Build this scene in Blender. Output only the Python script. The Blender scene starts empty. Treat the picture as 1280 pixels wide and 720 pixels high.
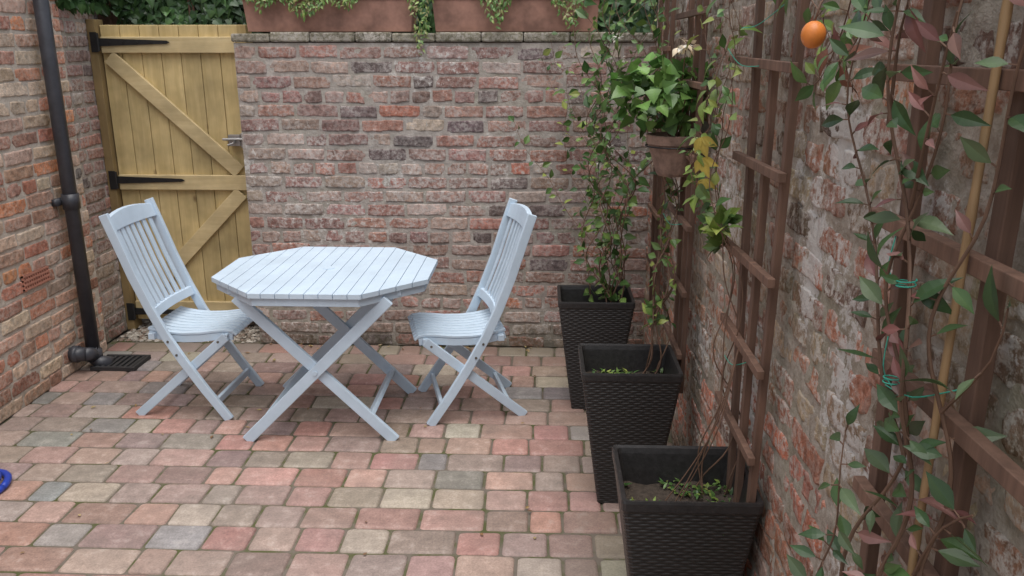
import bpy, math, random
from mathutils import Vector, Matrix, noise
R=random.Random(7)
S=bpy.context.scene
V=Vector
# ---------------------------------------------------------------- helpers
class MB:
    def __init__(s): s.v=[];s.f=[];s.c=[];s.m=[]
    def add(s,vs,fs,col=(1,1,1,0),mi=0):
        b=len(s.v)
        s.v+= [tuple(p) for p in vs]
        s.f+= [tuple(b+i for i in f) for f in fs]
        s.m+= [mi]*len(fs)
        if isinstance(col,list): s.c+=col
        else: s.c+=[col]*len(vs)
    def bar(s,p0,p1,w,t,wd,col=(1,1,1,0),mi=0):
        p0=V(p0);p1=V(p1);d=(p1-p0).normalized();wd=V(wd)
        wd=(wd-d*wd.dot(d)).normalized();td=d.cross(wd)
        vs=[]
        for p in(p0,p1):
            for a,b in((-1,-1),(1,-1),(1,1),(-1,1)): vs.append(p+wd*a*w/2+td*b*t/2)
        s.add(vs,[(3,2,1,0),(4,5,6,7),(0,1,5,4),(1,2,6,5),(2,3,7,6),(3,0,4,7)],col,mi)
    def box(s,lo,hi,col=(1,1,1,0),mi=0):
        x0,y0,z0=lo;x1,y1,z1=hi
        s.add([(x0,y0,z0),(x1,y0,z0),(x1,y1,z0),(x0,y1,z0),(x0,y0,z1),(x1,y0,z1),(x1,y1,z1),(x0,y1,z1)],
          [(3,2,1,0),(4,5,6,7),(0,1,5,4),(1,2,6,5),(2,3,7,6),(3,0,4,7)],col,mi)
    def prism(s,poly,z0,z1,col=(1,1,1,0),mi=0):
        n=len(poly)
        vs=[(x,y,z0) for x,y in poly]+[(x,y,z1) for x,y in poly]
        fs=[tuple(range(n-1,-1,-1)),tuple(range(n,2*n))]+[(i,(i+1)%n,n+(i+1)%n,n+i) for i in range(n)]
        s.add(vs,fs,col,mi)
    def ribbon(s,pts,w,y0,t,col=(1,1,1,0),mi=0):
        n=len(pts);vs=[]
        for i,(x,z) in enumerate(pts):
            a=pts[max(0,i-1)];b=pts[min(n-1,i+1)]
            dx,dz=b[0]-a[0],b[1]-a[1];l=math.hypot(dx,dz);nx,nz=-dz/l,dx/l
            for sg,yy in((-1,-1),(1,-1),(1,1),(-1,1)):
                vs.append((x+nx*sg*w/2,y0+yy*t/2,z+nz*sg*w/2))
        fs=[(0,1,2,3),tuple(4*(n-1)+k for k in(3,2,1,0))]
        for i in range(n-1):
            for k in range(4):
                a=4*i+k;b=4*i+(k+1)%4
                fs.append((b,a,a+4,b+4))
        s.add(vs,fs,col,mi)
    def tube(s,pts,rad,n=8,col=(1,1,1,0),mi=0,caps=True):
        pts=[V(p) for p in pts];m=len(pts)
        if not isinstance(rad,(list,tuple)): rad=[rad]*m
        vs=[];ref=None
        for i,p in enumerate(pts):
            d=(pts[min(m-1,i+1)]-pts[max(0,i-1)]).normalized()
            if ref is None:
                ref=d.orthogonal().normalized()
            ref=(ref-d*ref.dot(d)).normalized();o=d.cross(ref)
            for k in range(n):
                a=2*math.pi*k/n
                vs.append(p+(ref*math.cos(a)+o*math.sin(a))*rad[i])
        fs=[]
        for i in range(m-1):
            for k in range(n):
                a=i*n+k;b=i*n+(k+1)%n
                fs.append((a,b,b+n,a+n))
        if caps: fs+= [tuple(range(n-1,-1,-1)),tuple((m-1)*n+k for k in range(n))]
        s.add(vs,fs,col,mi)
    def rings(s,rings,col=(1,1,1,0),mi=0,close_top=False,close_bot=False):
        n=len(rings[0]);vs=[p for r in rings for p in r];fs=[]
        for i in range(len(rings)-1):
            for k in range(n):
                a=i*n+k;b=i*n+(k+1)%n
                fs.append((a,b,b+n,a+n))
        if close_bot: fs.append(tuple(range(n-1,-1,-1)))
        if close_top: fs.append(tuple((len(rings)-1)*n+k for k in range(n)))
        s.add(vs,fs,col,mi)
    def obj(s,name,mats,parent=None,smooth=False,bevel=0):
        me=bpy.data.meshes.new(name);me.from_pydata(s.v,[],s.f)
        a=me.color_attributes.new("Col",'FLOAT_COLOR','POINT')
        fl=[x for c in s.c for x in c];a.data.foreach_set("color",fl)
        for m in(mats if isinstance(mats,list) else [mats]): me.materials.append(m)
        me.polygons.foreach_set("material_index",s.m)
        if smooth: me.polygons.foreach_set("use_smooth",[True]*len(s.f))
        me.update()
        o=bpy.data.objects.new(name,me);S.collection.objects.link(o)
        if parent: o.parent=parent
        if bevel:
            b=o.modifiers.new("bevel",'BEVEL');b.width=bevel;b.segments=2;b.limit_method='ANGLE'
        return o
def empty(name,loc=(0,0,0),rz=0):
    e=bpy.data.objects.new(name,None);S.collection.objects.link(e);e.location=loc;e.rotation_euler=(0,0,rz);e.empty_display_size=.1
    return e
def nz(x,y,z=0,sc=1): return noise.noise(V((x*sc,y*sc,z*sc)))
# ---------------------------------------------------------------- materials
class NT:
    def __init__(s,name,diffuse=False):
        s.mat=bpy.data.materials.new(name);s.mat.use_nodes=True
        s.t=s.mat.node_tree;s.n=s.t.nodes;s.b=s.n["Principled BSDF"];s.pos=None
        if diffuse:
            s.n.remove(s.b);s.b=s.n.new('ShaderNodeBsdfDiffuse');s.L(s.b.outputs[0],s.n['Material Output'].inputs[0])
    def new(s,t,**k):
        n=s.n.new(t)
        for a,b in k.items(): setattr(n,a,b)
        return n
    def L(s,a,b): s.t.links.new(a,b)
    def P(s):
        if not s.pos: s.pos=s.new('ShaderNodeTexCoord').outputs['Object']
        return s.pos
    def noise(s,sc,det=3,ro=.6,vec=None,dist=0):
        n=s.new('ShaderNodeTexNoise');n.inputs['Scale'].default_value=sc;n.inputs['Detail'].default_value=det
        n.inputs['Roughness'].default_value=ro;n.inputs['Distortion'].default_value=dist
        s.L(vec or s.P(),n.inputs['Vector']);return n.outputs['Fac']
    def ramp(s,x,a,b,lo=0,hi=1):
        n=s.new('ShaderNodeMapRange');n.inputs[1].default_value=a;n.inputs[2].default_value=b
        n.inputs[3].default_value=lo;n.inputs[4].default_value=hi;s.L(x,n.inputs[0]);return n.outputs[0]
    def math(s,op,a,b=None):
        n=s.new('ShaderNodeMath',operation=op)
        for i,x in enumerate((a,b)):
            if x is None: continue
            if isinstance(x,(int,float)): n.inputs[i].default_value=x
            else: s.L(x,n.inputs[i])
        return n.outputs[0]
    def mix(s,f,a,b,mode='MIX'):
        n=s.new('ShaderNodeMix',data_type='RGBA',blend_type=mode)
        for i,x in((0,f),(6,a),(7,b)):
            if isinstance(x,(int,float)): n.inputs[i].default_value=x
            elif isinstance(x,tuple): n.inputs[i].default_value=(x[0],x[1],x[2],1)
            else: s.L(x,n.inputs[i])
        return n.outputs[2]
    def attr(s):
        n=s.new('ShaderNodeAttribute');n.attribute_name="Col";return n
    def bump(s,h,st=.5,d=.01):
        n=s.new('ShaderNodeBump');n.inputs['Strength'].default_value=st;n.inputs['Distance'].default_value=d
        s.L(h,n.inputs['Height']);s.L(n.outputs[0],s.b.inputs['Normal'])
    def col(s,c):
        k='Base Color' if 'Base Color' in s.b.inputs else 'Color'
        if isinstance(c,tuple): s.b.inputs[k].default_value=(*c,1)
        else: s.L(c,s.b.inputs[k])
    def rough(s,r):
        if isinstance(r,(int,float)): s.b.inputs['Roughness'].default_value=r
        else: s.L(r,s.b.inputs['Roughness'])
def gray(m,x):
    n=m.new('ShaderNodeCombineColor')
    for i in range(3): m.L(x,n.inputs[i])
    return n.outputs[0]
def grime(m,c,n1,top=.16,col=(.10,.095,.06),k=.7):
    sp=m.new('ShaderNodeSeparateXYZ');m.L(m.P(),sp.inputs[0])
    z=m.math('ADD',sp.outputs[2],m.ramp(n1,.3,.7,-.08,.08))
    return m.mix(m.ramp(z,top,0,0,k),c,col)
def brick_mat(name,eff=.35,effcol=(.46,.42,.38),green=0.,dark=.3,gk=.6):
    m=NT(name,True);a=m.attr()
    c=a.outputs['Color']
    n1=m.noise(32,4,.72);c=m.mix(1.0,c,gray(m,m.ramp(n1,.28,.72,.5,1.5)),'MULTIPLY')
    nl=m.noise(2.6,4,.7);nm=m.noise(48,3,.75)
    e=m.math('MULTIPLY',m.ramp(nl,.38,.60,.25,1),m.ramp(nm,.43,.58))
    c=m.mix(m.math('MULTIPLY',e,eff),c,effcol)
    d=m.math('MULTIPLY',m.ramp(nl,.48,.30),m.ramp(nm,.54,.38))
    c=m.mix(m.math('MULTIPLY',d,dark),c,(.07,.06,.052))
    c=m.mix(1.,c,gray(m,m.ramp(nl,.35,.65,.86,1.14)),'MULTIPLY')
    if green:
        g=m.ramp(m.noise(2.3,4,.7),.50,.70);c=m.mix(m.math('MULTIPLY',g,green),c,(.19,.195,.105))
    w=m.math('ADD',a.outputs['Alpha'],m.ramp(n1,.3,.7,-.5,.5))
    c=m.mix(m.ramp(w,.46,.62,0,.8),c,(.62,.60,.57))
    c=grime(m,c,n1,k=gk)
    m.col(c);m.bump(n1,1.,.008);return m.mat
def mortar_mat(name,c1,c2,green=.3,gk=.6):
    m=NT(name,True);a=m.attr();n1=m.noise(24,4,.75);c=m.mix(m.ramp(n1,.35,.65),c1,c2)
    if green>.1: c=m.mix(m.math('MULTIPLY',m.ramp(m.noise(2.7,4,.7),.48,.70),green),c,(.17,.18,.09))
    w=m.math('ADD',a.outputs['Alpha'],m.ramp(n1,.3,.7,-.5,.5))
    c=m.mix(m.ramp(w,.46,.62,0,.8),c,(.62,.60,.57))
    c=grime(m,c,n1,k=gk)
    m.col(c);m.bump(n1,1.,.008);return m.mat
def wood_mat(name,c1,c2,axis='Z',sc=1.,knots=0,rough=.7):
    m=NT(name);mp=m.new('ShaderNodeMapping');s={'X':(1,12,12),'Y':(12,1,12),'Z':(12,12,1)}[axis]
    mp.inputs['Scale'].default_value=s;m.L(m.P(),mp.inputs[0])
    n=m.noise(3*sc,4,.65,mp.outputs[0],.6);c=m.mix(m.ramp(n,.3,.7),c1,c2)
    n2=m.noise(5,3);c=m.mix(1.,c,gray(m,m.ramp(n2,.3,.7,.78,1.22)),'MULTIPLY')
    a=m.attr();c=m.mix(1.,c,a.outputs['Color'],'MULTIPLY')
    if knots:
        v=m.new('ShaderNodeTexVoronoi');v.inputs['Scale'].default_value=5.5
        mp2=m.new('ShaderNodeMapping');mp2.inputs['Scale'].default_value=(1.6,.2,.9);m.L(m.P(),mp2.inputs[0]);m.L(mp2.outputs[0],v.inputs['Vector'])
        c=m.mix(m.ramp(v.outputs['Distance'],.05,.14,.75,0),c,(.16,.09,.035))
    m.col(c);m.rough(rough);m.bump(n,.35,.003);return m.mat
def plain(name,c,rough=.6,var=.15,sc=20,bump=.1,metal=0):
    m=NT(name);n=m.noise(sc,3,.65);m.col(m.mix(1.,(c[0],c[1],c[2]),gray(m,m.ramp(n,.3,.7,1-var,1+var)),'MULTIPLY'))
    m.rough(rough)
    if bump: m.bump(n,bump,.004)
    m.b.inputs['Metallic'].default_value=metal;return m.mat
def leaf_mat(name,rough=.36,trans=.18):
    m=NT(name);a=m.attr();c=a.outputs['Color']
    m.col(c);m.rough(rough)
    t=m.new('ShaderNodeBsdfTranslucent');m.L(c,t.inputs['Color']);mx=m.new('ShaderNodeMixShader');mx.inputs[0].default_value=trans
    m.L(m.b.outputs[0],mx.inputs[1]);m.L(t.outputs[0],mx.inputs[2]);m.L(mx.outputs[0],m.n['Material Output'].inputs[0]);return m.mat
LEAF=leaf_mat("leaf");STEM=plain("stem",(.15,.085,.055),.7,.2,20,0)
# ---------------------------------------------------------------- brick walls
def pick(pal):
    t=R.random()*sum(p[0] for p in pal)
    for w,c in pal:
        t-=w
        if t<=0: break
    k=R.uniform(.8,1.2);return tuple(x*k*R.uniform(.95,1.05) for x in c)
def brick_wall(name,O,U,L,H,course,bl,joint,palf,bm,mm,rec=.005,amp=.003,rough=.003,jit=.004,thick=.22,white=None,mres=.02,seed=0):
    R.seed(seed)
    O=V(O);U=V(U);Z=V((0,0,1));N=U.cross(Z)
    par=empty(name)
    mb=MB();nr=int(math.ceil(H/course))
    for r in range(nr):
        v0=r*course;bh=course-joint;u=-R.uniform(0,bl)
        if r%2: u=-bl*.5+R.uniform(-.03,.03)
        header=(r%5==3)
        while u<L:
            w=(bl/2-joint*.5 if (header or R.random()<.08) else bl-joint)*R.uniform(.93,1.05)
            a=max(u,0);b=min(u+w,L);u+=w+joint*R.uniform(.7,1.35)
            if b-a<.03: continue
            col=pick(palf((O+U*a).y,v0)) 
            dv=nz(a*2,r*1.7,seed)*.010+R.uniform(-jit,jit)*.5
            pr=R.uniform(-.0018,.003);e=R.uniform(.0025,.0045);e2=e*2.4
            tilt=R.uniform(-.006,.006);ty=R.uniform(-.03,.03)
            nu=max(2,int((b-a)/.024));us=[0,e,e2]+[e2+(b-a-2*e2)*i/nu for i in range(1,nu)]+[b-a-e2,b-a-e,b-a]
            top=min(bh*R.uniform(.92,1.04),H-v0)
            if top<.02: continue
            vs_=[0,e,e2,top*.5,top-e2,top-e,top]
            nu=len(us);vv=[];cc=[]
            chip=[R.random()**2.2*.014 for _ in range(4)]
            for j,y in enumerate(vs_):
                for i,x in enumerate(us):
                    bd=(i in(0,nu-1)) or (j in(0,6))
                    uu=a+x;zz=v0+y+dv+tilt*(x/(b-a)-.5)
                    j1=nz(uu*25,zz*25,seed+3)*rough*1.5;j2=nz(uu*25+9,zz*25,seed+7)*rough*1.8+nz(uu*60,r,seed+8)*rough*.8
                    base=pr+nz(uu*18,zz*18,seed+11)*rough+ty*(y-bh/2)
                    d=(-rec-amp*.8-.003 if bd else base)
                    if not bd:
                        for ci,(qx,qy) in enumerate(((0,0),(b-a,0),(0,top),(b-a,top))):
                            dd=math.hypot(x-qx,y-qy)
                            if dd<.022: d-=chip[ci]*(1-dd/.022)
                    p=O+U*(uu+j1)+Z*max(0,zz+j2)+N*d
                    vv.append(p)
                    wa=white(p) if white else 0
                    cc.append((*col,wa))
            fs=[(j*nu+i,j*nu+i+1,(j+1)*nu+i+1,(j+1)*nu+i) for j in range(6) for i in range(nu-1)]
            mb.add(vv,fs,cc)
    mb.obj("bricks",bm,par,smooth=True)
    m2=MB();nu=int(L/mres)+1;nv=int(H/mres)+1;vv=[];cc=[]
    for j in range(nv+1):
        for i in range(nu+1):
            x=L*i/nu;y=H*j/nv
            p=O+U*x+Z*y+N*(-rec+amp*(nz(x*14,y*14,seed+20)*1.2+nz(x*40,y*40,seed+30)))
            vv.append(p);cc.append((1,1,1,white(p) if white else 0))
    fs=[(j*(nu+1)+i,j*(nu+1)+i+1,(j+1)*(nu+1)+i+1,(j+1)*(nu+1)+i) for j in range(nv) for i in range(nu)]
    m2.add(vv,fs,cc);m2.obj("mortar",mm,par,smooth=True)
    c=MB();A=O-N*.02;B=O+U*L+Z*(H-.002)-N*thick
    lo=[min(A[i],B[i]) for i in range(3)];hi=[max(A[i],B[i]) for i in range(3)];c.box(lo,hi)
    c.obj("core",mm,par)
    return par
pal_back=[(3,(.39,.205,.165)),(3,(.345,.205,.175)),(3,(.285,.185,.16)),(3,(.37,.265,.22)),(1.4,(.19,.145,.14)),(.8,(.47,.20,.135)),(1.8,(.44,.355,.30))]
pal_house=[(3,(.54,.25,.17)),(3,(.48,.28,.21)),(3,(.62,.47,.36)),(2.4,(.55,.40,.30)),(.5,(.16,.145,.145)),(1.2,(.40,.20,.145)),(.8,(.57,.25,.13))]
pal_right=[(3,(.34,.19,.14)),(3,(.31,.215,.16)),(2.5,(.42,.315,.225)),(1.5,(.20,.13,.10)),(2,(.42,.195,.13))]
pal_rlow=[(4,(.49,.185,.12)),(2,(.39,.17,.115)),(1.5,(.36,.26,.195)),(1,(.23,.13,.095))]
BM1=brick_mat("old_brick",.78,(.52,.48,.45),0,.4);MM1=mortar_mat("old_mortar",(.34,.30,.27),(.48,.44,.40),.3)
BM2=brick_mat("house_brick",.45,(.64,.59,.52),0,.12,.3);MM2=mortar_mat("house_mortar",(.50,.44,.37),(.62,.56,.49),.05,.3)
BM3=brick_mat("garden_brick",.85,(.54,.50,.45),.4,.45);MM3=mortar_mat("garden_mortar",(.31,.265,.215),(.50,.45,.39),.42)
def white1(p): return .62*max(0,nz(p.x*1.6,p.z*2.0,4.3)+.14)
brick_wall("brick_wall",(-1.68,4.60,0),(1,0,0),2.30,1.73,.0785,.232,.013,lambda y,z:pal_back,BM1,MM1,.003,.0025,.0032,.007,white=white1,seed=11)
def white(p):
    w=1.05*max(0,nz(p.y*2.1,p.z*2.4,8.1)+.06)
    if p.z<.6: w*=.4
    for (y,z,ry,rz,k) in((1.80,1.25,.08,.24,1.0),(1.66,1.52,.14,.12,1.),(1.75,1.60,.15,.08,.8),(1.3,1.45,.12,.1,.7),(1.5,.95,.2,.12,.65),(1.55,1.1,.1,.2,.7),(1.3,1.05,.1,.06,.8),(1.45,1.35,.08,.14,.7)):
        d=math.hypot((p.y-y)/ry,(p.z-z)/rz);w=max(w,k*max(0,1.25-d))
    return min(w,1)
brick_wall("brick_wall",(.60,4.62,0),(0,-1,0),4.4,2.25,.08,.235,.014,lambda y,z:(pal_rlow if z<.8+nz(y*2,z*2)*.5 else pal_right),BM3,MM3,.002,.0045,.0055,.012,white=white,mres=.014,seed=23)
hw=brick_wall("brick_house",(-2.54,1.2,0),(0,1,0),3.26,3.0,.0775,.228,.012,lambda y,z:pal_house,BM2,MM2,.004,.0015,.002,.003,seed=31)
brick_wall("brick_wall",(-2.60,4.47,0),(0,1,0),.50,1.95,.0775,.228,.013,lambda y,z:pal_back,BM1,MM1,.004,.002,.003,.005,seed=41)
cp=MB();x=-1.69
while x<.6:
    w=min(R.uniform(.20,.25),.6-x);g=R.uniform(.7,1.2)
    cp.box((x,4.590+R.uniform(-.006,.006),1.735),(x+w-.003,4.84,1.783+R.uniform(-.006,.004)),(.22*g,.20*g,.15*g,0));x+=w
cp.obj("wall_coping",BM3,None,bevel=.009)
ab=MB();Y0,Z0=3.79,.555
for j in range(4):
    ab.box((-2.545,Y0,Z0+j*.022),(-2.528,Y0+.215,Z0+j*.022+.009))
for i in range(12):
    ab.box((-2.544,Y0+i*.0188,Z0),(-2.530,Y0+i*.0188+.009,Z0+.075))
ab.box((-2.56,Y0,Z0),(-2.540,Y0+.215,Z0+.075),(.1,.1,.1,0))
TERR=plain("terracotta",(.33,.18,.135),.85,.35,9,.2)
ab.obj("air_brick",plain("airbrick",(.46,.21,.15),.85),None)
# ---------------------------------------------------------------- ground
gm=plain("earth",(.16,.13,.10),.95,.3,3,.3)
g=MB();g.add([(-150,-150,-.05),(150,-150,-.05),(150,150,-.05),(-150,150,-.05)],[(0,1,2,3)]);g.obj("ground",gm)
pv=empty("paving")
m=NT("joint_sand",True);n=m.noise(7,4,.7);c=m.mix(m.ramp(n,.45,.6),(.17,.145,.12),(.10,.105,.05));m.col(c);SAND=m.mat
j=MB();j.add([(-2.6,-1,-.007),(.62,-1,-.007),(.62,4.66,-.007),(-2.6,4.66,-.007)],[(0,1,2,3)]);j.obj("joints",SAND,pv)
m=NT("paver");a=m.attr();c=a.outputs['Color']
n1=m.noise(16,4,.72);n2=m.noise(130,2,.8)
c=m.mix(1.,c,gray(m,m.ramp(n1,.3,.7,.74,1.24)),'MULTIPLY');c=m.mix(1.,c,gray(m,m.ramp(n2,.3,.7,.8,1.2)),'MULTIPLY')
nl=m.noise(1.3,4,.72)
c=m.mix(m.math('MULTIPLY',m.ramp(nl,.45,.66),.42),c,(.20,.175,.15))
c=m.mix(m.math('MULTIPLY',m.ramp(n1,.55,.7),.3),c,(.50,.45,.41))
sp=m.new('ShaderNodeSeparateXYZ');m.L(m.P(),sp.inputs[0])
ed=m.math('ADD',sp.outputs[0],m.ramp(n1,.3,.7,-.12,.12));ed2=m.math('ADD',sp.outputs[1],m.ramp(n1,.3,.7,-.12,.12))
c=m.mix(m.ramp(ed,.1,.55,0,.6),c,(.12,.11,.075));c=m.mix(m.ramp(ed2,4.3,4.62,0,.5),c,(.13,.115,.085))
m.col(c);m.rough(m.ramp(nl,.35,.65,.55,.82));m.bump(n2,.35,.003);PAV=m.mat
pal_p=[(4,(.395,.25,.21)),(3,(.36,.25,.21)),(3,(.34,.27,.22)),(.7,(.275,.25,.235)),(.9,(.39,.335,.265)),(1.6,(.385,.215,.18)),(1.8,(.30,.22,.195))]
pal_pg=[(3,(.36,.255,.22)),(3,(.32,.26,.225)),(1.4,(.265,.25,.24)),(.8,(.375,.325,.265)),(2,(.30,.225,.20)),(1.5,(.37,.235,.195))]
R.seed(5)
pb=MB();y=.1;RH=.150
def rr(x0,y0,x1,y1,r,z):
    o=[]
    for cx,cy,a0 in((x1-r,y1-r,0),(x0+r,y1-r,90),(x0+r,y0+r,180),(x1-r,y0+r,270)):
        for k in range(4):
            a=math.radians(a0+30*k);o.append((cx+r*math.cos(a),cy+r*math.sin(a),z))
    return o
while y<4.62:
    y1=min(y+RH,4.64);x=-2.58+R.uniform(-.15,0)
    while x<.60:
        w=R.choice((.125,.165,.165,.205,.245));x0=max(x,-2.56);x1=min(x+w,.605);x+=w
        if x1-x0<.03: continue
        g2=.004+R.uniform(-.001,.0015);q=[x0+g2,y+g2+R.uniform(-.002,.002),x1-g2,y1-g2+R.uniform(-.002,.002)]
        if abs(y1-y)<.04: continue
        col=(*pick(pal_pg if R.random()<.5-.5*(x+1.2)-.25 else pal_p),0);h0=R.uniform(-.002,.002);tx=R.uniform(-.014,.014);ty=R.uniform(-.014,.014)
        rn=[]
        for ins,z,r in((0,-.04,.012),(0,-.009,.012),(.0025,-.0035,.014),(.007,0,.018),(.016,.001,.02)):
            ring=rr(q[0]+ins,q[1]+ins,q[2]-ins,q[3]-ins,r,z)
            ring=[(px+nz(px*30,py*30)*.005,py+nz(px*30+5,py*30)*.005,pz+h0+tx*(px-(x0+x1)/2)+ty*(py-(y+y1)/2)) for px,py,pz in ring]
            rn.append(ring)
        pb.rings(rn,col,close_top=True)
    y=y1+.0001
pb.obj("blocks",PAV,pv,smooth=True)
gv=MB()
for i in range(900):
    r=R.uniform(.006,.017);cx=R.uniform(-2.58,-1.66);cy=R.uniform(4.62,4.98);q=R.uniform(.8,1.3);b=R.choice(((.42,.38,.33),(.3,.26,.22),(.5,.46,.4),(.26,.2,.16)))
    pts=[(cx+r*q*a,cy+r*b2,-.004+r*c2*.7) for a,b2,c2 in((1,0,0),(0,1,0),(-1,0,0),(0,-1,0),(0,0,1))]+[(cx+r*.6*a,cy+r*.6*b2,-.004+r*.55) for a,b2 in((1,1),(-1,1),(-1,-1),(1,-1))]
    gv.add(pts,[(0,5,4,8),(1,6,4,5),(2,7,4,6),(3,8,4,7),(0,1,5),(1,2,6),(2,3,7),(3,0,8)],(*b,0))
gv.add([(-2.6,4.655,-.012),(-1.6,4.655,-.012),(-1.6,5.4,-.012),(-2.6,5.4,-.012)],[(0,1,2,3)],(.2,.17,.14,0))
m=NT("gravel",True);m.col(m.attr().outputs['Color']);gv.obj("gravel",m.mat,None,smooth=True)
# ---------------------------------------------------------------- gate
GY=4.86
G=empty("wooden_gate")
GW=wood_mat("gate_wood",(.60,.475,.25),(.48,.37,.175),'Z',1,1,.7);GWX=wood_mat("gate_rail_wood",(.62,.50,.28),(.52,.405,.21),'X',1,0,.7)
b=MB();xs=-2.545;nb=7;bw=.80/nb
for i in range(nb):
    k=R.uniform(.85,1.12);b.box((xs+i*bw+.0015,GY,.06),(xs+(i+1)*bw-.0015,GY+.018,1.83),(k,k*.99,k*.94,0))
b.obj("boards",GW,G,bevel=.003)
b=MB()
for z in(1.72,.93,.14): b.box((-2.535,GY-.028,z-.045),(-1.755,GY-.001,z+.045))
b.bar((-2.50,GY-.0145,1.655),(-1.80,GY-.0145,.995),.085,.025,(0,0,1))
b.bar((-1.80,GY-.0145,.87),(-2.47,GY-.0145,.20),.085,.025,(0,0,1))
b.obj("rails",GWX,G,bevel=.004)
b=MB();b.box((-2.60,GY-.04,0),(-2.551,GY+.06,1.86),(.5,.45,.4,0));b.box((-1.742,GY-.02,0),(-1.690,GY+.08,1.83),(.75,.7,.6,0))
b.obj("posts",GW,G,bevel=.003)
BLK=plain("black_iron",(.015,.015,.016),.5,.2,30,.1)
b=MB()
for z in(1.735,.945,.12):
    yy=GY-.031
    b.add([(-2.54,yy,z-.022),(-2.15,yy,z-.009),(-2.13,yy,z),(-2.15,yy,z+.009),(-2.54,yy,z+.022)]+[(-2.54,yy-.004,z-.022),(-2.15,yy-.004,z-.009),(-2.13,yy-.004,z),(-2.15,yy-.004,z+.009),(-2.54,yy-.004,z+.022)],
      [(0,1,2,3,4),(9,8,7,6,5),(0,5,6,1),(1,6,7,2),(2,7,8,3),(3,8,9,4),(4,9,5,0)])
    b.box((-2.583,GY-.046,z-.055),(-2.545,GY-.04,z+.055))
    b.tube([(-2.543,GY-.040,z-.05),(-2.543,GY-.040,z+.05)],.008)
    for k in range(5): b.tube([(-2.48+.08*k,yy-.003,z),(-2.48+.08*k,yy-.008,z)],.006,6)
b.obj("hinges",BLK,G)
ZN=plain("zinc",(.42,.42,.42),.4,.1,30,.05,.8)
b=MB();b.box((-1.84,GY-.045,1.15),(-1.77,GY-.002,1.215));b.box((-1.765,GY-.05,1.14),(-1.70,GY-.021,1.225));b.tube([(-1.87,GY-.055,1.19),(-1.72,GY-.055,1.19)],.008)
b.tube([(-1.80,GY-.05,1.18),(-1.80,GY-.085,1.17),(-1.83,GY-.09,1.16)],.006)
b.obj("latch",ZN,G,bevel=.003)
# ---------------------------------------------------------------- furniture
m=NT("painted_wood");n2=m.noise(6,3);n3=m.noise(70,3,.75)
c=m.mix(1.,(.53,.645,.755),gray(m,m.ramp(n2,.3,.7,.92,1.07)),'MULTIPLY')
c=m.mix(m.ramp(n3,.62,.74,0,.35),c,(.36,.40,.42))
m.col(c);m.rough(.5);mp=m.new('ShaderNodeMapping');mp.inputs['Scale'].default_value=(20,4,4);m.L(m.P(),mp.inputs[0]);m.bump(m.noise(6,2,.6,mp.outputs[0]),.15,.003);PAINT=m.mat
SCR=plain("brass_screw",(.2,.19,.17),.4,.1,30,0,.8)
def folding_chair(loc,rz):
    e=empty("folding_chair",loc,rz)
    st=[(-.262,.985),(-.215,.85),(-.165,.70),(-.105,.55),(-.045,.42),(.03,.29),(.12,.15),(.225,0)]
    def sx(z):
        for i in range(len(st)-1):
            if st[i][1]>=z>=st[i+1][1]:
                t=(st[i][1]-z)/(st[i][1]-st[i+1][1]);return st[i][0]+t*(st[i+1][0]-st[i][0])
    b=MB()
    for s in(-1,1):
        b.ribbon(st,.042,s*.205,.022)
        b.ribbon([(-.235,0),(0,.205),(.235,.41)],.042,s*.181,.022)
    b.bar((.165,-.193,.085),(.165,.193,.085),.035,.018,(0,0,1));b.bar((-.155,-.17,.072),(-.155,.17,.072),.035,.018,(0,0,1))
    b.obj("legs",PAINT,e,bevel=.003)
    b=MB()
    def rail(z0,z1,bow,top=0):
        n=8;vs=[]
        for i in range(n+1):
            y=-.194+.388*i/n;q=1-(y/.194)**2;xa=sx((z0+z1)/2)-bow*q
            zz1=z1+top*q
            sl=.36
            vs+= [(xa-.011+sl*((z1-z0)/2),y,z0),(xa+.011+sl*((z1-z0)/2),y,z0),(xa+.011-sl*((z1-z0)/2),y,zz1),(xa-.011-sl*((z1-z0)/2),y,zz1)]
        fs=[(0,3,2,1),tuple(4*n+k for k in(0,1,2,3))]
        for i in range(n):
            for k in range(4): fs.append((4*i+k,4*i+(k+1)%4,4*i+4+(k+1)%4,4*i+4+k))
        b.add(vs,fs)
    rail(.905,.965,.02,.018);rail(.50,.54,.02)
    ns=7
    for i in range(ns):
        y=-.15+.30*i/(ns-1);q=1-(y/.194)**2
        b.ribbon([(sx(z)-.02*q,z) for z in(.92,.82,.72,.62,.52)],.010,y,.031)
    b.obj("backrest",PAINT,e,bevel=.002)
    b=MB()
    prof=[(-.145,.437),(-.11,.428),(-.05,.418),(.02,.414),(.10,.418),(.17,.428),(.225,.434),(.262,.430),(.282,.415)]
    n=9
    for i in range(n):
        y=-.155+.31*i/(n-1);b.ribbon(prof,.013,y,.031)
    for s in(-1,1):
        b.ribbon([(x,z-.026) for x,z in prof[:-1]],.036,s*.159,.018)
    b.bar((-.12,-.194,.405),(-.12,.194,.405),.03,.03,(0,0,1));b.bar((.235,-.19,.405),(.235,.19,.405),.035,.02,(0,0,1))
    b.obj("seat",PAINT,e,bevel=.003)
    b=MB()
    for s in(-1,1):
        for x,z in((.005,.215+.11),(-.03,.39),(.21,.395)): b.tube([(x,s*.215,z),(x,s*.2195,z)],.006,8)
    b.obj("bolts",SCR,e)
    return e
folding_chair((-1.695,3.765,0),math.radians(-2))
folding_chair((-.345,3.775,0),math.radians(194))
T=empty("folding_table",(-.985,3.665,0))
HX,HY,ax,ay=.485,.425,.235,.175
b=MB();n=16;w=2*HX/n
def ym(x):
    x=abs(x);return HY if x<=ax else HY-(HY-ay)*(x-ax)/(HX-ax)
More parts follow.
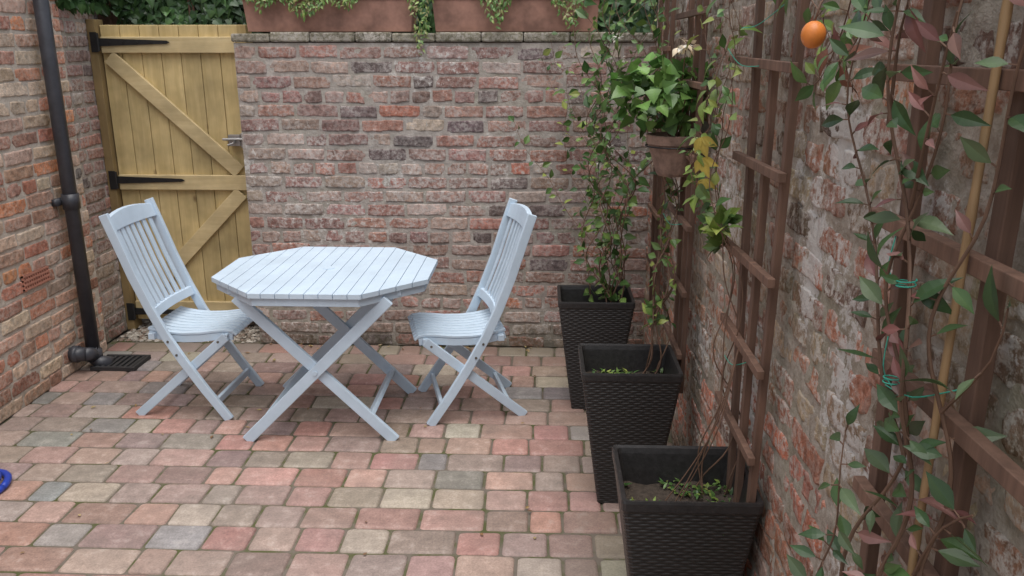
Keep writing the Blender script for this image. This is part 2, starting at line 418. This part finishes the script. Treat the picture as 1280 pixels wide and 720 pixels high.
for i in range(n):
    a=-HX+i*w+.0013;c=-HX+(i+1)*w-.0013
    if i==0:a=-HX
    if i==n-1:c=HX
    xs_=[a]+[q for q in(-ax,ax) if a<q<c]+[c]
    poly=[(x,-ym(x)) for x in xs_]+[(x,ym(x)) for x in reversed(xs_)]
    b.prism(poly,.70,.722)
b.obj("top_slats",PAINT,T,bevel=.0010)
b=MB();oc=[(-HX,-ay),(-ax,-HY),(ax,-HY),(HX,-ay),(HX,ay),(ax,HY),(-ax,HY),(-HX,ay)]
k=.965;k2=.90
for i in range(8):
    p,q=oc[i],oc[(i+1)%8]
    b.prism([(p[0]*k,p[1]*k),(q[0]*k,q[1]*k),(q[0]*k2,q[1]*k2),(p[0]*k2,p[1]*k2)],.663,.6985)
for x in(-.36,0,.36): b.box((x-.02,-ym(x)*.9,.672),(x+.02,ym(x)*.9,.6975))
b.box((-.40,-.04,.680),(.40,.04,.699))
b.obj("frame",PAINT,T,bevel=.002)
b=MB()
for yf,dy in((-.325,.0245),(.265,-.0245)):
    b.ribbon([(-.335,0),(0,.335),(.335,.67)],.05,yf,.022)
    b.ribbon([(.335,0),(0,.335),(-.335,.67)],.05,yf+dy,.022)
for s in(-1,1):
    x=s*.225;b.bar((x,-.312,.115),(x,.252,.115),.045,.02,(s*1,0,1.))
    b.bar((s*.318,-.312,.648),(s*.318,.252,.648),.04,.025,(0,0,1))
b.obj("legs",PAINT,T,bevel=.003)
b=MB();b.tube([(0,0,.70),(0,0,.7245)],.028,20);b.tube([(0,-.338,.335),(0,-.344,.335)],.01,10);b.obj("parasol_cap",PAINT,T,smooth=False)
# ---------------------------------------------------------------- downpipe, drain, hose
b=MB();DX,DY=-2.475,4.20
b.tube([(DX,DY,.05),(DX,DY,3.0)],.036,20)
for z in(.93,2.2): b.tube([(DX,DY,z-.04),(DX,DY,z+.04)],.043,20);b.box((-2.54,DY-.065,z-.018),(-2.515,DY+.065,z+.018))
b.tube([(DX,DY,.04),(DX,DY,.10)],.045,20)
b.tube([(DX,DY,.12),(DX,DY,.05),(DX+.03,DY,.025),(DX+.09,DY+.01,.015)],[.036,.04,.04,.038],14)
b.tube([(-2.56,DY-.10,.11),(-2.46,DY-.10,.11)],.038,16);b.tube([(-2.53,DY-.10,.11),(-2.50,DY-.10,.11)],.046,16)
b.tube([(-2.47,DY-.10,.11),(DX+.01,DY-.04,.09),(DX,DY,.06)],.036,14)
b.obj("drainpipe",plain("black_upvc",(.05,.052,.062),.38,.25,12,.05),None,smooth=True)
b=MB();b.box((-2.47,4.13,.001),(-2.22,4.33,.012))
for i in range(7): b.box((-2.45+i*.032,4.15,.013),(-2.435+i*.032,4.31,.022))
b.box((-2.47,4.13,.012),(-2.22,4.148,.024));b.box((-2.47,4.312,.012),(-2.22,4.33,.024));b.box((-2.238,4.149,.012),(-2.22,4.311,.024))
b.obj("drain_grate",plain("black_plastic",(.03,.03,.032),.6),None,bevel=.002)
b=MB();pts=[(-2.27+.13*math.cos(a),2.86+.13*math.sin(a),.018+.004*math.sin(3*a)) for a in [2*math.pi*i/40 for i in range(41)]]
b.tube(pts,.014,10);b.tube([(-2.27+.105*math.cos(a),2.85+.10*math.sin(a),.042) for a in [2*math.pi*i/40 for i in range(36)]],.012,10)
b.obj("garden_hose",plain("blue_hose",(.02,.06,.42),.4),None,smooth=True)
# ---------------------------------------------------------------- leaves
def leaf(mb,p,d,nrm,l,w,col,fold=.25,droop=.25,sh='ov'):
    d=V(d).normalized();nrm=V(nrm);nrm=(nrm-d*nrm.dot(d))
    if nrm.length<1e-3: nrm=d.orthogonal()
    nrm.normalize();s=d.cross(nrm)
    prof={'ov':[.06,.62,.98,1.0,.72,.34,0],'ivy':[.35,1.1,.95,.7,.55,.3,0],'lan':[.05,.5,.85,.9,.65,.3,0]}[sh]
    vs=[];n=7
    for i in range(n):
        t=i/(n-1);c=V(p)+d*l*t-nrm*droop*l*t*t
        hw=w*.5*prof[i]
        up=nrm*hw*fold
        vs+= [c-s*hw+up,c,c+s*hw+up]
    fs=[]
    for i in range(n-1):
        a=3*i;fs+= [(a,a+1,a+4,a+3),(a+1,a+2,a+5,a+4)]
    k=R.uniform(.75,1.25);cs=[]
    for i in range(n):
        for q in(1,1.25,1): cs.append((col[0]*k*q,col[1]*k*q,col[2]*k*q,0))
    mb.add(vs,fs,cs)
def palm(mb,p,d,nrm,l,col):
    d=V(d).normalized();nrm=V(nrm);nrm=(nrm-d*nrm.dot(d)).normalized();s=d.cross(nrm)
    for a,k in((0,1),(45,.85),(-45,.85)):
        a=math.radians(a+R.uniform(-6,6));leaf(mb,p,d*math.cos(a)+s*math.sin(a),nrm,l*k,l*.5*k,col,.15,.25,'ov')
def rv(s=1): return V((R.gauss(0,s),R.gauss(0,s),R.gauss(0,s)))
def spline(cp,step=.025):
    cp=[V(p) for p in cp];cp=[cp[0]]+cp+[cp[-1]];o=[]
    for i in range(1,len(cp)-2):
        n=max(2,int((cp[i+1]-cp[i]).length/step))
        for k in range(n):
            t=k/n;a,b_,c,d=cp[i-1:i+3]
            o.append(.5*((2*b_)+(c-a)*t+(2*a-5*b_+4*c-d)*t*t+(3*b_-a-3*c+d)*t**3))
    o.append(cp[-2]);return o
GR=[(.065,.135,.035),(.045,.10,.028),(.085,.16,.045),(.12,.20,.06)]
YG=[(.20,.28,.06),(.27,.32,.08),(.13,.21,.05)]
RED=[(.20,.085,.075),(.15,.08,.06),(.29,.15,.13)]
def vine(mb,cp,r=.004,sp=.03,l=.05,w=.03,cols=GR,kind='ov',out=(-1,-.3,.2),wob=.012,t0=0,spread=1.,pet=.012,scol=(1,1,1,0)):
    pts=spline(cp);ph=R.uniform(0,9)
    pts=[p+V((nz(p.z*4,ph),nz(p.z*4+7,ph),0))*wob for p in pts]
    m_=len(pts);mb.tube(pts,[r*(1-.7*i/m_) for i in range(m_)],6,scol,1)
    acc=0;side=1
    for i in range(1,m_):
        acc+=(pts[i]-pts[i-1]).length
        if i/m_<t0: continue
        while acc>sp:
            acc-=sp*R.uniform(.4,1.6);side=-side
            tan=(pts[i]-pts[i-1]).normalized();o=V(out).normalized()
            lat=tan.cross(o).normalized()*side
            d=(lat*spread+o*.6*R.random()+tan*.35+rv(.45)).normalized()
            nr=(o+V((0,0,.7))+rv(.5));q=pts[i]+d*pet
            mb.tube([pts[i],q],.0012,4,scol,1,False)
            k=R.uniform(.5,1.2);c=R.choice(cols)
            if kind=='palm': palm(mb,q,d,nr,l*k,c)
            else: leaf(mb,q,d,nr,l*k,w*k,c,R.uniform(.1,.4),R.uniform(0,.6),kind)
def clump(mb,c,rad,n,l,w,cols,kind='ov',up=.5,outw=1.):
    for i in range(n):
        q=rv(1);q.normalize();q*=R.random()**.4
        p=V(c)+V((q.x*rad[0],q.y*rad[1],q.z*rad[2]))
        d=(q*outw+rv(.5)+V((0,0,-.2))).normalized();k=R.uniform(.6,1.2)
        nr=q+V((0,0,up))+rv(.4)
        if kind=='palm': palm(mb,p,d,nr,l*k,R.choice(cols))
        else: leaf(mb,p,d,nr,l*k,w*k,R.choice(cols),R.uniform(0,.3),R.uniform(0,.4),kind)
LM=[LEAF,STEM]
# ivy
R.seed(77)
iv=MB()
for i in range(4200):
    x=R.uniform(-3.1,-1.62) if i<2600 else R.uniform(-1.62,.9);z=1.80+abs(R.gauss(0,.22));y=4.99+R.random()*.12+.12*nz(x*5,z*5)
    if x<-2.5 : y=R.uniform(4.35,5.1);z=1.93+abs(R.gauss(0,.15)); 
    if x<-2.5 and R.random()<.6: x=R.uniform(-2.75,-2.55)
    k=.6+1.2*max(0,nz(x*6,z*6,y*6)+.4);c=R.choice(((.04,.085,.03),(.06,.12,.04),(.03,.065,.025)))
    leaf(iv,(x,y,z),(R.gauss(0,.6),-.3,-1+R.gauss(0,.4)),(R.gauss(0,.4),-1,.6+R.gauss(0,.3)),R.uniform(.04,.07),R.uniform(.04,.06),tuple(q*k for q in c),.2,.2,'ivy')
for i in range(14):
    x=R.uniform(-2.9,-1.7);iv.tube(spline([(x,5.05,0),(x+.05,5.06,1.),(x+R.uniform(-.2,.2),5.05,2.0)],.2),.008,5,(1,1,1,0),1)
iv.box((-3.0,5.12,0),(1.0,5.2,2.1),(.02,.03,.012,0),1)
iv.obj("ivy",LM)
# ---------------------------------------------------------------- terracotta troughs
def trough(x0,x1):
    e=MB();y0,y1,z0,z1=4.60,4.79,1.787,1.985
    def ring(ins,z): return [(x0+ins,y0+ins,z),(x1-ins,y0+ins,z),(x1-ins,y1-ins,z),(x0+ins,y1-ins,z)]
    e.rings([ring(.02,z0),ring(.006,z1-.035),ring(0,z1-.035),ring(0,z1),ring(.014,z1),ring(.02,z1-.03)],close_bot=True,close_top=True)
    return e.obj("terracotta_trough",TERR,None,bevel=.004)
trough(-1.62,-.69);trough(-.60,.30)
R.seed(3);tp=MB()
for cx,wd,n,hang in((-1.27,.22,520,.08),(-.65,.07,260,.20),(-.25,.11,300,.11),(-1.05,.14,180,.06),(.14,.14,300,.11),(-1.5,.14,220,.06)):
    for i in range(n):
        x=R.gauss(cx,wd*.5);t=R.random()
        p=(x,4.59-.04*R.random() if t<.7 else R.uniform(4.6,4.78),2.0-hang*R.random()**1.3*1.8*(max(0,1-abs(x-cx)/wd)) if t<.7 else R.uniform(1.98,2.08))
        leaf(tp,p,(R.gauss(0,.5),-.5,-.6+R.gauss(0,.5)),(0,-1,.5),R.uniform(.018,.035),R.uniform(.006,.014),R.choice(((.13,.24,.05),(.09,.18,.04),(.2,.28,.07),(.25,.25,.09))),.1,.3)
tp.obj("trailing_plants",LM)
# ---------------------------------------------------------------- rattan planters
m=NT("woven_rattan");sp=m.new('ShaderNodeSeparateXYZ');m.L(m.P(),sp.inputs[0])
z=m.math('MULTIPLY',sp.outputs[2],1/.010);row=m.math('FLOOR',z);fr=m.math('FRACT',z)
hb=m.math('SINE',m.math('MULTIPLY',fr,math.pi))
u=m.math('ADD',m.math('MULTIPLY',m.math('ADD',sp.outputs[0],sp.outputs[1]),math.pi/.022),m.math('MULTIPLY',row,math.pi))
wv=m.ramp(m.math('SINE',u),-1,1,.35,1.)
hh=m.math('MULTIPLY',hb,wv);m.bump(hh,.8,.004)
m.col(m.mix(m.ramp(hh,0,.8),(.010,.0095,.009),(.040,.037,.036)));m.rough(.42);RAT=m.mat
RIM=plain("rattan_rim",(.030,.028,.028),.42,.3,60,.3)
SOIL=plain("soil",(.06,.045,.034),1,.4,60,1.)
def planter(x0,x1,y0,y1,h=.56,name="rattan_planter"):
    cx,cy=(x0+x1)/2,(y0+y1)/2;e=empty(name,(cx,cy,0));wx,wy=(x1-x0)/2,(y1-y0)/2
    def ring(f,z,ins=0):
        a,b2=wx*f-ins,wy*f-ins;o=[]
        r=.012
        for sx_,sy_,a0 in((1,1,0),(-1,1,90),(-1,-1,180),(1,-1,270)):
            for k in range(3):
                t=math.radians(a0+45*k);o.append((sx_*(a-r)+r*math.cos(t),sy_*(b2-r)+r*math.sin(t),z))
        return o
    b=MB();b.rings([ring(.58,0),ring(.68,.13),ring(.79,.28),ring(.895,.42),ring(.975,h-.022)],close_bot=True)
    b.obj("pot",RAT,e)
    b=MB();b.rings([ring(.975,h-.024),ring(.995,h-.02),ring(1.0,h+.002),ring(.99,h+.009),ring(1,h+.006,.014),ring(1,h-.01,.018),ring(.9,h-.14,.015)])
    b.obj("rim",RIM,e)
    s=MB();n=12;vv=[]
    for j2 in range(n+1):
        for i2 in range(n+1):
            x=(i2/n*2-1)*(wx*.93-.012);y=(j2/n*2-1)*(wy*.93-.012);vv.append((x,y,h-.10+.02*nz(x*14+cx*9,y*14)))
    s.add(vv,[(j2*(n+1)+i2,j2*(n+1)+i2+1,(j2+1)*(n+1)+i2+1,(j2+1)*(n+1)+i2) for j2 in range(n) for i2 in range(n)])
    s.obj("soil",SOIL,e,smooth=True)
    wd=MB()
    for i in range(420):
        x,y=R.uniform(-wx*.85,wx*.85),R.uniform(-wy*.85,wy*.85)
        if nz(x*9+cy*5,y*9)<-.08: continue
        leaf(wd,(x,y,h-.095),(R.gauss(0,1),R.gauss(0,1),.8),(0,0,1),R.uniform(.012,.03),R.uniform(.008,.014),R.choice(YG+GR),.1,.3)
    wd.obj("weeds",LM,e)
    return e
R.seed(9)
planter(.215,.585,1.91,2.235);planter(.150,.520,2.79,3.11);planter(.080,.440,3.665,3.96)
planter(.18,.55,.86,1.20,.52)
# ---------------------------------------------------------------- trellises
TW=wood_mat("trellis_wood",(.20,.115,.08),(.105,.06,.042),'Z',1,0,.75)
def trellis(X,verts,slats,w=.03,t=.018):
    b=MB()
    for (y0,z0,y1,z1) in verts: b.bar((X,y0,z0),(X,y1,z1),w,t,(0,1,0),(R.uniform(.8,1.1),)*3+(0,))
    for (z,a,c,dz) in slats: b.bar((X-t,a,z),(X-t,c,z+dz),w*.8,t,(0,0,1),(R.uniform(1.,1.5),)*3+(0,))
    return b.obj("trellis",TW,None,bevel=.0015)
trellis(.558,[(1.955,.45,1.885,2.0),(2.08,.45,2.08,2.0),(2.17,.45,2.28,2.0)],[(1.66,1.86,2.52,.01),(1.42,1.87,2.34,-.005),(1.17,1.88,2.45,-.015),(.93,1.90,2.34,.01),(.69,1.91,2.34,0),(1.91,1.85,2.5,0)],.028)
trellis(.545,[(2.98,.42,2.95,2.0),(3.07,.42,3.08,2.0),(3.16,.42,3.24,2.0)],[(.58,2.94,3.3,0),(.83,2.92,3.34,0),(1.08,2.9,3.4,0),(1.33,2.88,3.45,0),(1.58,2.8,3.5,0),(1.82,2.8,3.45,0)],.026)
trellis(.555,[(3.8,.42,3.74,2.0),(3.9,.42,3.95,2.0),(4.0,.42,4.15,2.0)],[(.7,3.75,4.06,0),(.95,3.75,4.1,0),(1.2,3.72,4.15,0),(1.45,3.7,4.2,0),(1.7,3.7,4.25,0)],.026)
trellis(.565,[(1.23,.40,1.29,2.0),(1.01,.40,1.01,2.0),(.80,.40,.76,2.0)],[(1.665,.60,1.37,.0),(1.44,.64,1.35,0),(1.225,.65,1.27,0),(.99,.7,1.28,0),(1.90,.5,1.4,0)],.030,.02)
# ---------------------------------------------------------------- plants
R.seed(21)
b=MB()
for k in range(9):
    y=R.uniform(3.76,3.93);x=R.uniform(.26,.42)
    vine(b,[(x,y-.02,.46),(x+R.uniform(-.08,.06),y+R.uniform(-.03,.2),.9),(.43+R.uniform(-.22,.08),y+R.uniform(-.1,.3),1.35),(.40+R.uniform(-.24,.12),y+R.uniform(-.2,.35),1.95)],.0035,.034,.060,.034,GR+YG[2:],'ov',wob=.16,t0=.08)
for k in range(7):
    x=R.uniform(-.02,.4);vine(b,[(.38,3.9,.6),(x+.1,4.35,.8+.12*k),(x-.02,4.5,1.0+.1*k),(x-.05+R.uniform(-.12,.1),4.54,1.25+.09*k)],.0025,.050,.048,.030,GR+YG,'ov',(0,-1,.3),.06,.3)
for k in range(9):
    c_=V((.40+R.uniform(-.18,.08),3.85+R.uniform(-.1,.2),R.uniform(1.1,1.85)));clump(b,c_,(.014,.014,.012),9,.02,.012,[(.72,.70,.62)],'ov',1)
b.obj("climbing_plant",LM)
b=MB()
for k in range(5):
    y=R.uniform(2.98,3.06)
    vine(b,[(.42,y,.46),(.48,y+.05,.9),(.50+R.uniform(-.08,.02),y+R.uniform(.15,.35),1.35),(.47+R.uniform(-.1,0),y+R.uniform(.2,.5),2.0)],.003,.046,.046,.026,GR+YG,'ov',wob=.10,t0=.15)
b.obj("climbing_plant",LM)
b=MB()
for k,(y1,y2,z2) in enumerate(((2.35,2.5,1.95),(2.2,2.35,1.95),(2.45,2.55,1.8),(2.3,2.2,1.95))):
    vine(b,[(.50-.01*k,2.1+.02*k,.46),(.53,2.2,.8),(.52,y1,1.25),(.51,y1+.03,1.45),(.49,y2,z2)],.0024,.05,.052,.030,GR+YG,'ov',wob=.10,t0=.5,pet=.02)
vine(b,[(.51,2.4,1.72),(.46,2.35,1.6),(.44,2.30,1.48),(.45,2.32,1.3)],.002,.022,.06,.032,YG,'ov',wob=.05,pet=.02)
vine(b,[(.52,2.5,1.5),(.47,2.5,1.4),(.46,2.45,1.3),(.48,2.4,1.15)],.002,.026,.05,.03,YG+GR,'ov',wob=.05,pet=.02)
for q in(V((.43,2.27,1.47)),V((.44,2.30,1.41)),V((.48,2.45,1.33))): palm(b,q,V((.1+R.uniform(-.3,.3),-.3,-1)),V((-1,-1,.4)),.060,(.55,.43,.09))
vine(b,[(.51,1.9,1.95),(.49,1.78,1.84),(.52,1.66,1.80),(.52,1.5,1.70),(.52,1.40,1.62)],.002,.019,.045,.022,GR+YG+[(.2,.09,.06)],'ov',wob=.05,pet=.015)
vine(b,[(.52,1.4,1.95),(.52,1.5,1.8),(.52,1.65,1.66),(.53,1.75,1.62)],.002,.022,.045,.022,GR+YG,'ov',wob=.05,pet=.015)
vine(b,[(.50,1.22,1.92),(.50,1.28,1.8),(.51,1.34,1.72),(.52,1.45,1.68)],.002,.022,.045,.020,GR+RED,'ov',wob=.05,pet=.012)
for k in range(3):
    a=R.uniform(-.1,.05);b.tube(spline([(.38+a,2.03,.46),(.42+a*.5,2.04,.56),(.47,2.02+R.uniform(-.05,.05),.75),(.52,2.05,.95)],.05),.0018,5,(1,1,1,0),1)
b.obj("passion_vine",LM)
b=MB();n=16;rn=[]
for i in range(n+1):
    a=math.pi*i/n;r=.0195*math.sin(a)+.0005;rn.append([(r*math.cos(t),r*math.sin(t),-.022*math.cos(a)) for t in [2*math.pi*k/20 for k in range(20)]])
b.rings(rn,close_top=True,close_bot=True);b.tube([(0,0,.021),(.01,.01,.05),(.05,.04,.09)],.0018,6,(1,1,1,0),1)
o=b.obj("passion_fruit",[plain("orange_skin",(.78,.25,.05),.4,.1,40,.1),STEM],None,smooth=True);o.location=(.445,1.44,1.722)
HP=empty("hanging_pot",(.487,3.10,1.245))
b=MB();rn=[]
for r,z in((.055,0),(.062,.01),(.085,.08),(.094,.115),(.102,.118),(.104,.15),(.094,.152),(.088,.12)):
    rn.append([(r*math.cos(t),r*math.sin(t),z) for t in [2*math.pi*k/24 for k in range(24)]])
b.rings(rn,close_bot=True,close_top=True);b.obj("pot",plain("old_terracotta",(.27,.18,.14),.9,.4,20,.3),HP)
b=MB();b.tube([(.104*math.cos(t),.104*math.sin(t),.11) for t in [2*math.pi*k/24 for k in range(25)]],.003,6);b.obj("bracket",BLK,HP)
b=MB();clump(b,(-.06,0,.29),(.19,.15,.13),270,.055,.055,[(.09,.19,.045),(.13,.25,.06),(.07,.15,.04),(.17,.30,.08)],'ivy',.8)
for k in range(14):
    a=R.uniform(0,6.28);b.tube([(0,0,.12),(.06*math.cos(a),.06*math.sin(a),.2),(.12*math.cos(a),.12*math.sin(a),.3)],.002,5,(1,1,1,0),1)
b.tube([(.0,-.05,.2),(.01,-.08,.45)],.002,5,(1,1,1,0),1)
clump(b,(.01,-.08,.46),(.035,.035,.02),30,.03,.018,[(.75,.62,.45),(.8,.76,.66)],'ov',1)
b.obj("geranium",LM,HP)
b=MB();NG=[(.05,.10,.035),(.075,.14,.045),(.045,.085,.033),(.11,.155,.075),(.07,.12,.045)]
NR=NG+NG+RED
vine(b,[(.50,1.05,.45),(.49,1.05,.9),(.47,1.04,1.3),(.46,1.10,1.68),(.47,1.1,1.95)],.0048,.019,.050,.024,NR,'lan',wob=.05,t0=.25,pet=.01)
vine(b,[(.50,1.07,.45),(.47,1.09,.9),(.49,1.06,1.3),(.48,1.06,1.6),(.49,1.0,1.95)],.0040,.026,.050,.024,NR,'lan',wob=.06,t0=.25,pet=.01)
vine(b,[(.47,1.0,.45),(.52,.99,.9),(.52,1.0,1.3),(.54,.94,1.9)],.0045,.050,.048,.024,NR,'lan',wob=.05,t0=.3,pet=.01)
vine(b,[(.48,1.07,1.15),(.48,1.17,1.38),(.46,1.25,1.62),(.47,1.22,1.78)],.003,.018,.045,.020,NG+RED[:1],'lan',wob=.05,pet=.008)
vine(b,[(.45,1.1,.5),(.44,1.1,.9),(.45,1.12,1.05),(.47,1.15,1.16)],.003,.022,.05,.024,NG,'lan',wob=.05,t0=.4)
vine(b,[(.52,1.0,1.0),(.52,.93,1.12),(.52,.88,1.17)],.003,.035,.05,.025,NG+RED[2:],'lan',wob=.02)
vine(b,[(.52,1.0,1.25),(.52,.92,1.35),(.52,.9,1.42)],.003,.04,.058,.030,NG,'lan',wob=.02)
vine(b,[(.47,1.16,1.6),(.46,1.12,1.72),(.46,1.09,1.78)],.003,.017,.05,.021,RED+NG[:1],'lan',wob=.02)
vine(b,[(.48,1.08,1.5),(.46,1.02,1.62),(.46,.98,1.74)],.003,.022,.05,.021,RED+NG[:2],'lan',wob=.02)
b.obj("climbing_shrub",LM)
b=MB();cp_=[(.525,1.03,.42),(.525,1.02,1.2),(.53,1.01,1.95)];pts=spline(cp_,.03);b.tube(pts,[.0055+(.001 if i%7==0 else 0) for i in range(len(pts))],10)
b.obj("bamboo_cane",wood_mat("bamboo",(.44,.29,.15),(.33,.20,.10),'Z',1,0,.45),None,smooth=True)
b=MB()
def twine(p,q,sag=.02):
    m_=(V(p)+V(q))/2+V((-.01,0,-sag));b.tube(spline([p,m_,q],.01),.001,5)
twine((.54,1.25,1.425),(.47,1.06,1.40),.012);twine((.54,1.0,1.28),(.47,1.06,1.26),.015);twine((.54,1.23,1.27),(.48,1.05,1.255),.01)
twine((.54,2.0,.93),(.50,2.12,.9));twine((.54,2.1,1.66),(.49,2.3,1.7));twine((.52,3.0,1.08),(.46,3.1,1.1));twine((.54,1.95,1.80),(.5,2.2,1.75))
for c_ in((.475,1.05,1.265),(.475,1.05,1.40)):
    b.tube([(c_[0]+.012*math.cos(t),c_[1]+.012*math.sin(t),c_[2]+.001*t) for t in [k*.5 for k in range(26)]],.001,5)
b.obj("garden_twine",plain("green_twine",(.04,.36,.26),.6),None)
b=MB()
for i in range(110):
    if i<50: x=R.uniform(-2.4,.1);y=R.uniform(1.7,4.5)
    elif i<80: x=R.uniform(-1.6,.1);y=4.58-abs(R.gauss(0,.05))
    else: x=.56-abs(R.gauss(0,.1));y=R.uniform(2.2,4.5)
    leaf(b,(x,y,.006),(R.gauss(0,1),R.gauss(0,1),.05),(R.gauss(0,.2),R.gauss(0,.2),1),R.uniform(.012,.03),R.uniform(.008,.016),R.choice(((.3,.2,.08),(.2,.11,.05),(.4,.32,.15))),.3,-.1)
b.obj("fallen_leaves",LM)
# ---------------------------------------------------------------- light, world, camera
el,az=74,172
w=bpy.data.worlds.new("World");S.world=w;w.use_nodes=True;nt=w.node_tree;bg=nt.nodes["Background"]
sk=nt.nodes.new('ShaderNodeTexSky');sk.sky_type='NISHITA';sk.sun_disc=False;sk.sun_elevation=math.radians(el);sk.sun_rotation=math.radians(az);sk.dust_density=4;sk.air_density=1.
hs=nt.nodes.new('ShaderNodeHueSaturation');hs.inputs['Saturation'].default_value=.5
nt.links.new(sk.outputs[0],hs.inputs['Color']);nt.links.new(hs.outputs[0],bg.inputs[0]);bg.inputs[1].default_value=.15
sl=bpy.data.lights.new("sun",'SUN');sl.energy=2.5;sl.angle=math.radians(70);sl.color=(1,.985,.96)
so=bpy.data.objects.new("sun",sl);S.collection.objects.link(so)
a=math.radians(az);e=math.radians(el);sd=V((math.sin(a)*math.cos(e),math.cos(a)*math.cos(e),math.sin(e)))
so.rotation_euler=(sd).to_track_quat('Z','Y').to_euler()
cam=bpy.data.cameras.new("camera");co=bpy.data.objects.new("camera",cam);S.collection.objects.link(co)
co.location=(0,0,1.7);co.rotation_euler=(math.radians(73.8),0,math.radians(2.1));cam.sensor_width=36;cam.lens=28.97;cam.clip_start=.05;cam.clip_end=500
S.camera=co
S.view_settings.view_transform='Standard';S.view_settings.look='None';S.view_settings.exposure=0
